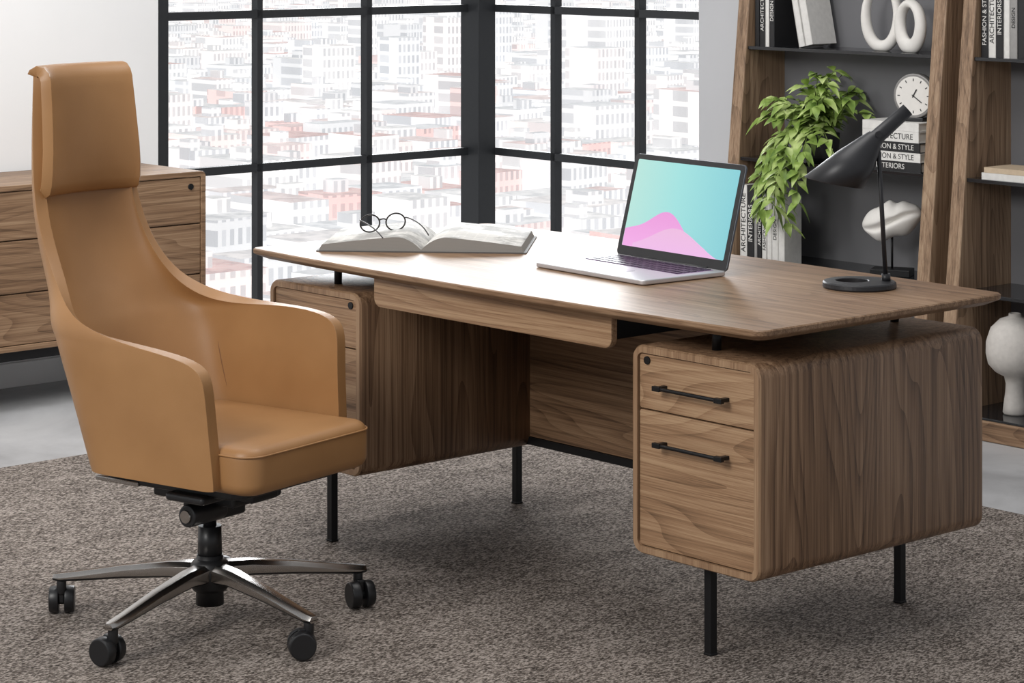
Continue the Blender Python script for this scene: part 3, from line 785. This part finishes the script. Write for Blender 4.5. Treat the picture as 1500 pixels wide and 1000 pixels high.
def lips():
    z=0.475; e=empty('shell_sculpture',W(-0.915,2.27,z),RZ+0.5)
    b=bmesh.new(); bmesh.ops.create_icosphere(b,subdivisions=5,radius=1.0)
    for v in b.verts:
        p=v.co.copy(); x=p.x
        puff=1-0.18*x*x+0.14*math.sin(6*x+1)*p.z
        crease=0.40*math.exp(-((p.z+0.05-0.22*math.sin(2.4*x))/0.15)**2)*(0.5-0.5*p.y)
        dip=0.30*math.exp(-((x-0.15)/0.20)**2)*max(0,p.z)
        v.co=Vector((x*0.105,p.y*0.062*(1-crease),(p.z-dip)*puff*0.070+0.022*x+0.195))
    obj('body',b,white,e,smooth=True)
    cyl('rod',(0,0,0.01),(0,0,0.17),0.004,black,e); box('plinth',(0,0,0.012),(0.14,0.09,0.024),black,e,b=0.002)
lips()
lathe('ceramic_vase',[(0,0),(0.036,0),(0.040,0.006),(0.038,0.03),(0.032,0.07),(0.030,0.10),(0.036,0.125),(0.065,0.14),(0.088,0.165),(0.096,0.20),(0.095,0.24),(0.080,0.285),(0.05,0.315),(0.022,0.325),(0.020,0.335),(0.017,0.335),(0.017,0.322),(0,0.31)],plain('stone_ceramic',srgb(205,200,194),0.7,bump=0.2),None,loc=W(-0.36,2.235,0.075))
def smallstack():
    e=empty('stack_of_books',W(-0.36,2.27,0.85),RZ)
    b=bmesh.new()
    for k,(w,t,mi) in enumerate([(0.22,0.022,1),(0.20,0.018,3)]):
        zb=[0,0.0225][k]
        addbox(b,(0,0,zb+t/2),(w-0.006,0.13,t*0.85),4); addbox(b,(0,0,zb+0.0015),(w,0.14,0.003),mi); addbox(b,(0,0,zb+t-0.0015),(w,0.14,0.003),mi); addbox(b,(0,-0.069,zb+t/2),(w,0.004,t),mi)
    obj('volumes',b,MB,e)
smallstack()
# plant
def plant():
    z=0.85; base=W(-1.240,2.265,z)
    e=empty('potted_trailing_plant',base,0)
    lathe('pot',[(0,0),(0.05,0),(0.062,0.02),(0.068,0.10),(0.066,0.105),(0.060,0.10),(0.058,0.085),(0,0.082)],plain('pot_dark',srgb(48,48,50),0.5),e)
    lm,nt,bs=newmat('leaf_green'); tc=N(nt,'ShaderNodeTexCoord'); no=N(nt,'ShaderNodeTexNoise',Scale=14.0,Detail=2.0); L(nt,tc.outputs['Object'],no.inputs['Vector'])
    rp=ramp(nt,[(0.3,srgb(90,118,50)),(0.5,srgb(144,170,84)),(0.7,srgb(202,218,146))]); L(nt,no.outputs['Fac'],rp.inputs['Fac']); L(nt,rp.outputs['Color'],bs.inputs['Base Color']); bs.inputs['Roughness'].default_value=0.4
    b=bmesh.new(); rnd=random.Random(3)
    toward=(-W(0,0)+W(0,-1)).normalized()
    side=(W(1,0)-W(0,0)).normalized()
    def leaf(p,d,L_,wd):
        d=d.normalized(); up=Vector((rnd.uniform(-.3,.3),rnd.uniform(-.5,-.1),1)).normalized()
        s=d.cross(up)
        if s.length<0.1: s=Vector((1,0,0))
        s.normalize(); n=s.cross(d).normalized()
        pr=[(0,0.02),(0.15,0.55),(0.35,1.0),(0.6,0.8),(0.82,0.4),(1,0.02)]
        prev=None
        for t,w in pr:
            c=p+d*L_*t-Vector((0,0,1))*L_*0.45*t*t
            tri=[b.verts.new(c-s*wd*w+n*wd*0.3*w),b.verts.new(c),b.verts.new(c+s*wd*w+n*wd*0.3*w)]
            if prev:
                for k in (0,1):
                    f=b.faces.new((prev[k],prev[k+1],tri[k+1],tri[k])); f.smooth=True
            prev=tri
    def vine(p,d,n,step,drop,ls):
        p=p.copy(); d=d.normalized()
        for i in range(n):
            q=p+d*step
            addcyl(b,p,q,0.0016,seg=5,mat=1)
            p=q; d=(d+Vector((rnd.uniform(-.25,.25),rnd.uniform(-.2,.2),-drop+rnd.uniform(-.1,.1)))).normalized()
            for k in range(2):
                ld=(d*0.5+Vector((rnd.uniform(-1,1),rnd.uniform(-1,0.3),rnd.uniform(-.3,.6)))).normalized()
                leaf(p,ld,ls*rnd.uniform(0.75,1.25),ls*0.25*rnd.uniform(0.8,1.2))
    top=Vector((0,0,0.09))
    for i in range(36):
        a=2*math.pi*i/36; rad=rnd.uniform(0.2,1.0)
        h=side*math.cos(a)*rad+toward*(0.25+0.55*math.sin(a))*rad
        d=Vector((h.x,h.y,rnd.uniform(0.9,2.0)))
        vine(top+side*rnd.uniform(-.03,.03)+toward*rnd.uniform(-.02,.03),d,rnd.randint(3,7),0.038,0.26,0.066)
    for (su,tw,n) in ((-0.9,0.55,7),(-0.7,0.8,9),(-0.5,0.9,12),(-0.35,1.0,13),(-0.8,0.6,9),(-0.15,1.0,12),(-0.6,1.0,12),(0.3,0.9,7),(0.8,0.6,6),(0.0,0.9,13),(-0.7,0.7,10),(0.15,1.0,11)):
        d=side*su+toward*tw+Vector((0,0,0.9))
        vine(top,d,n,0.036,0.42,0.060)
    for v in b.verts:
        t=(v.co).dot(toward)
        if t<-0.13: v.co+=toward*(-0.13-t)
    obj('foliage',b,[lm,plain('vine_stem',srgb(110,130,60),0.6)],e)
plant()
# ---------------------------------------------------------------- lights / world / camera
w=bpy.data.worlds.new('World'); S.world=w; w.use_nodes=True
bg=w.node_tree.nodes['Background']; bg.inputs[0].default_value=(0.95,0.97,1.0,1); bg.inputs[1].default_value=0.46
def area(name,loc,target,size,energy,col=(1,1,1),sy=None):
    l=bpy.data.lights.new(name,'AREA'); l.size=size; l.energy=energy; l.color=col
    if sy: l.shape='RECTANGLE'; l.size_y=sy
    o=bpy.data.objects.new(name,l); COL.objects.link(o); o.location=loc
    o.rotation_euler=(Vector(target)-Vector(loc)).to_track_quat('-Z','Y').to_euler(); return o
area('softbox_key',(-3.2,2.6,3.4),(0,6.4,0.5),1.6,165,(1.0,0.98,0.95))
area('ceiling_light',(0.3,6.6,3.8),(0.3,6.6,0),2.0,48,(1,0.98,0.96))
area('left_wall_fill',W(-1.9,-0.9,2.9),W(LW,0.0,1.0),1.0,42,(1,0.99,0.98))  # added fill light to brighten the left wall, no fixture there
p=W(-5.2,4.0,2.6)
area('window_daylight',p,W(0,0,0.6),2.5,280,(0.96,0.98,1.0))
cam=bpy.data.cameras.new('camera'); co=bpy.data.objects.new('camera',cam); COL.objects.link(co)
co.location=(0,0,1.70); co.rotation_euler=(math.radians(90),0,0)
cam.sensor_width=36; cam.sensor_fit='HORIZONTAL'; cam.lens=3680/1500*36; cam.shift_x=0; cam.shift_y=-610/1500
cam.clip_end=6000; cam.clip_start=0.05
S.camera=co
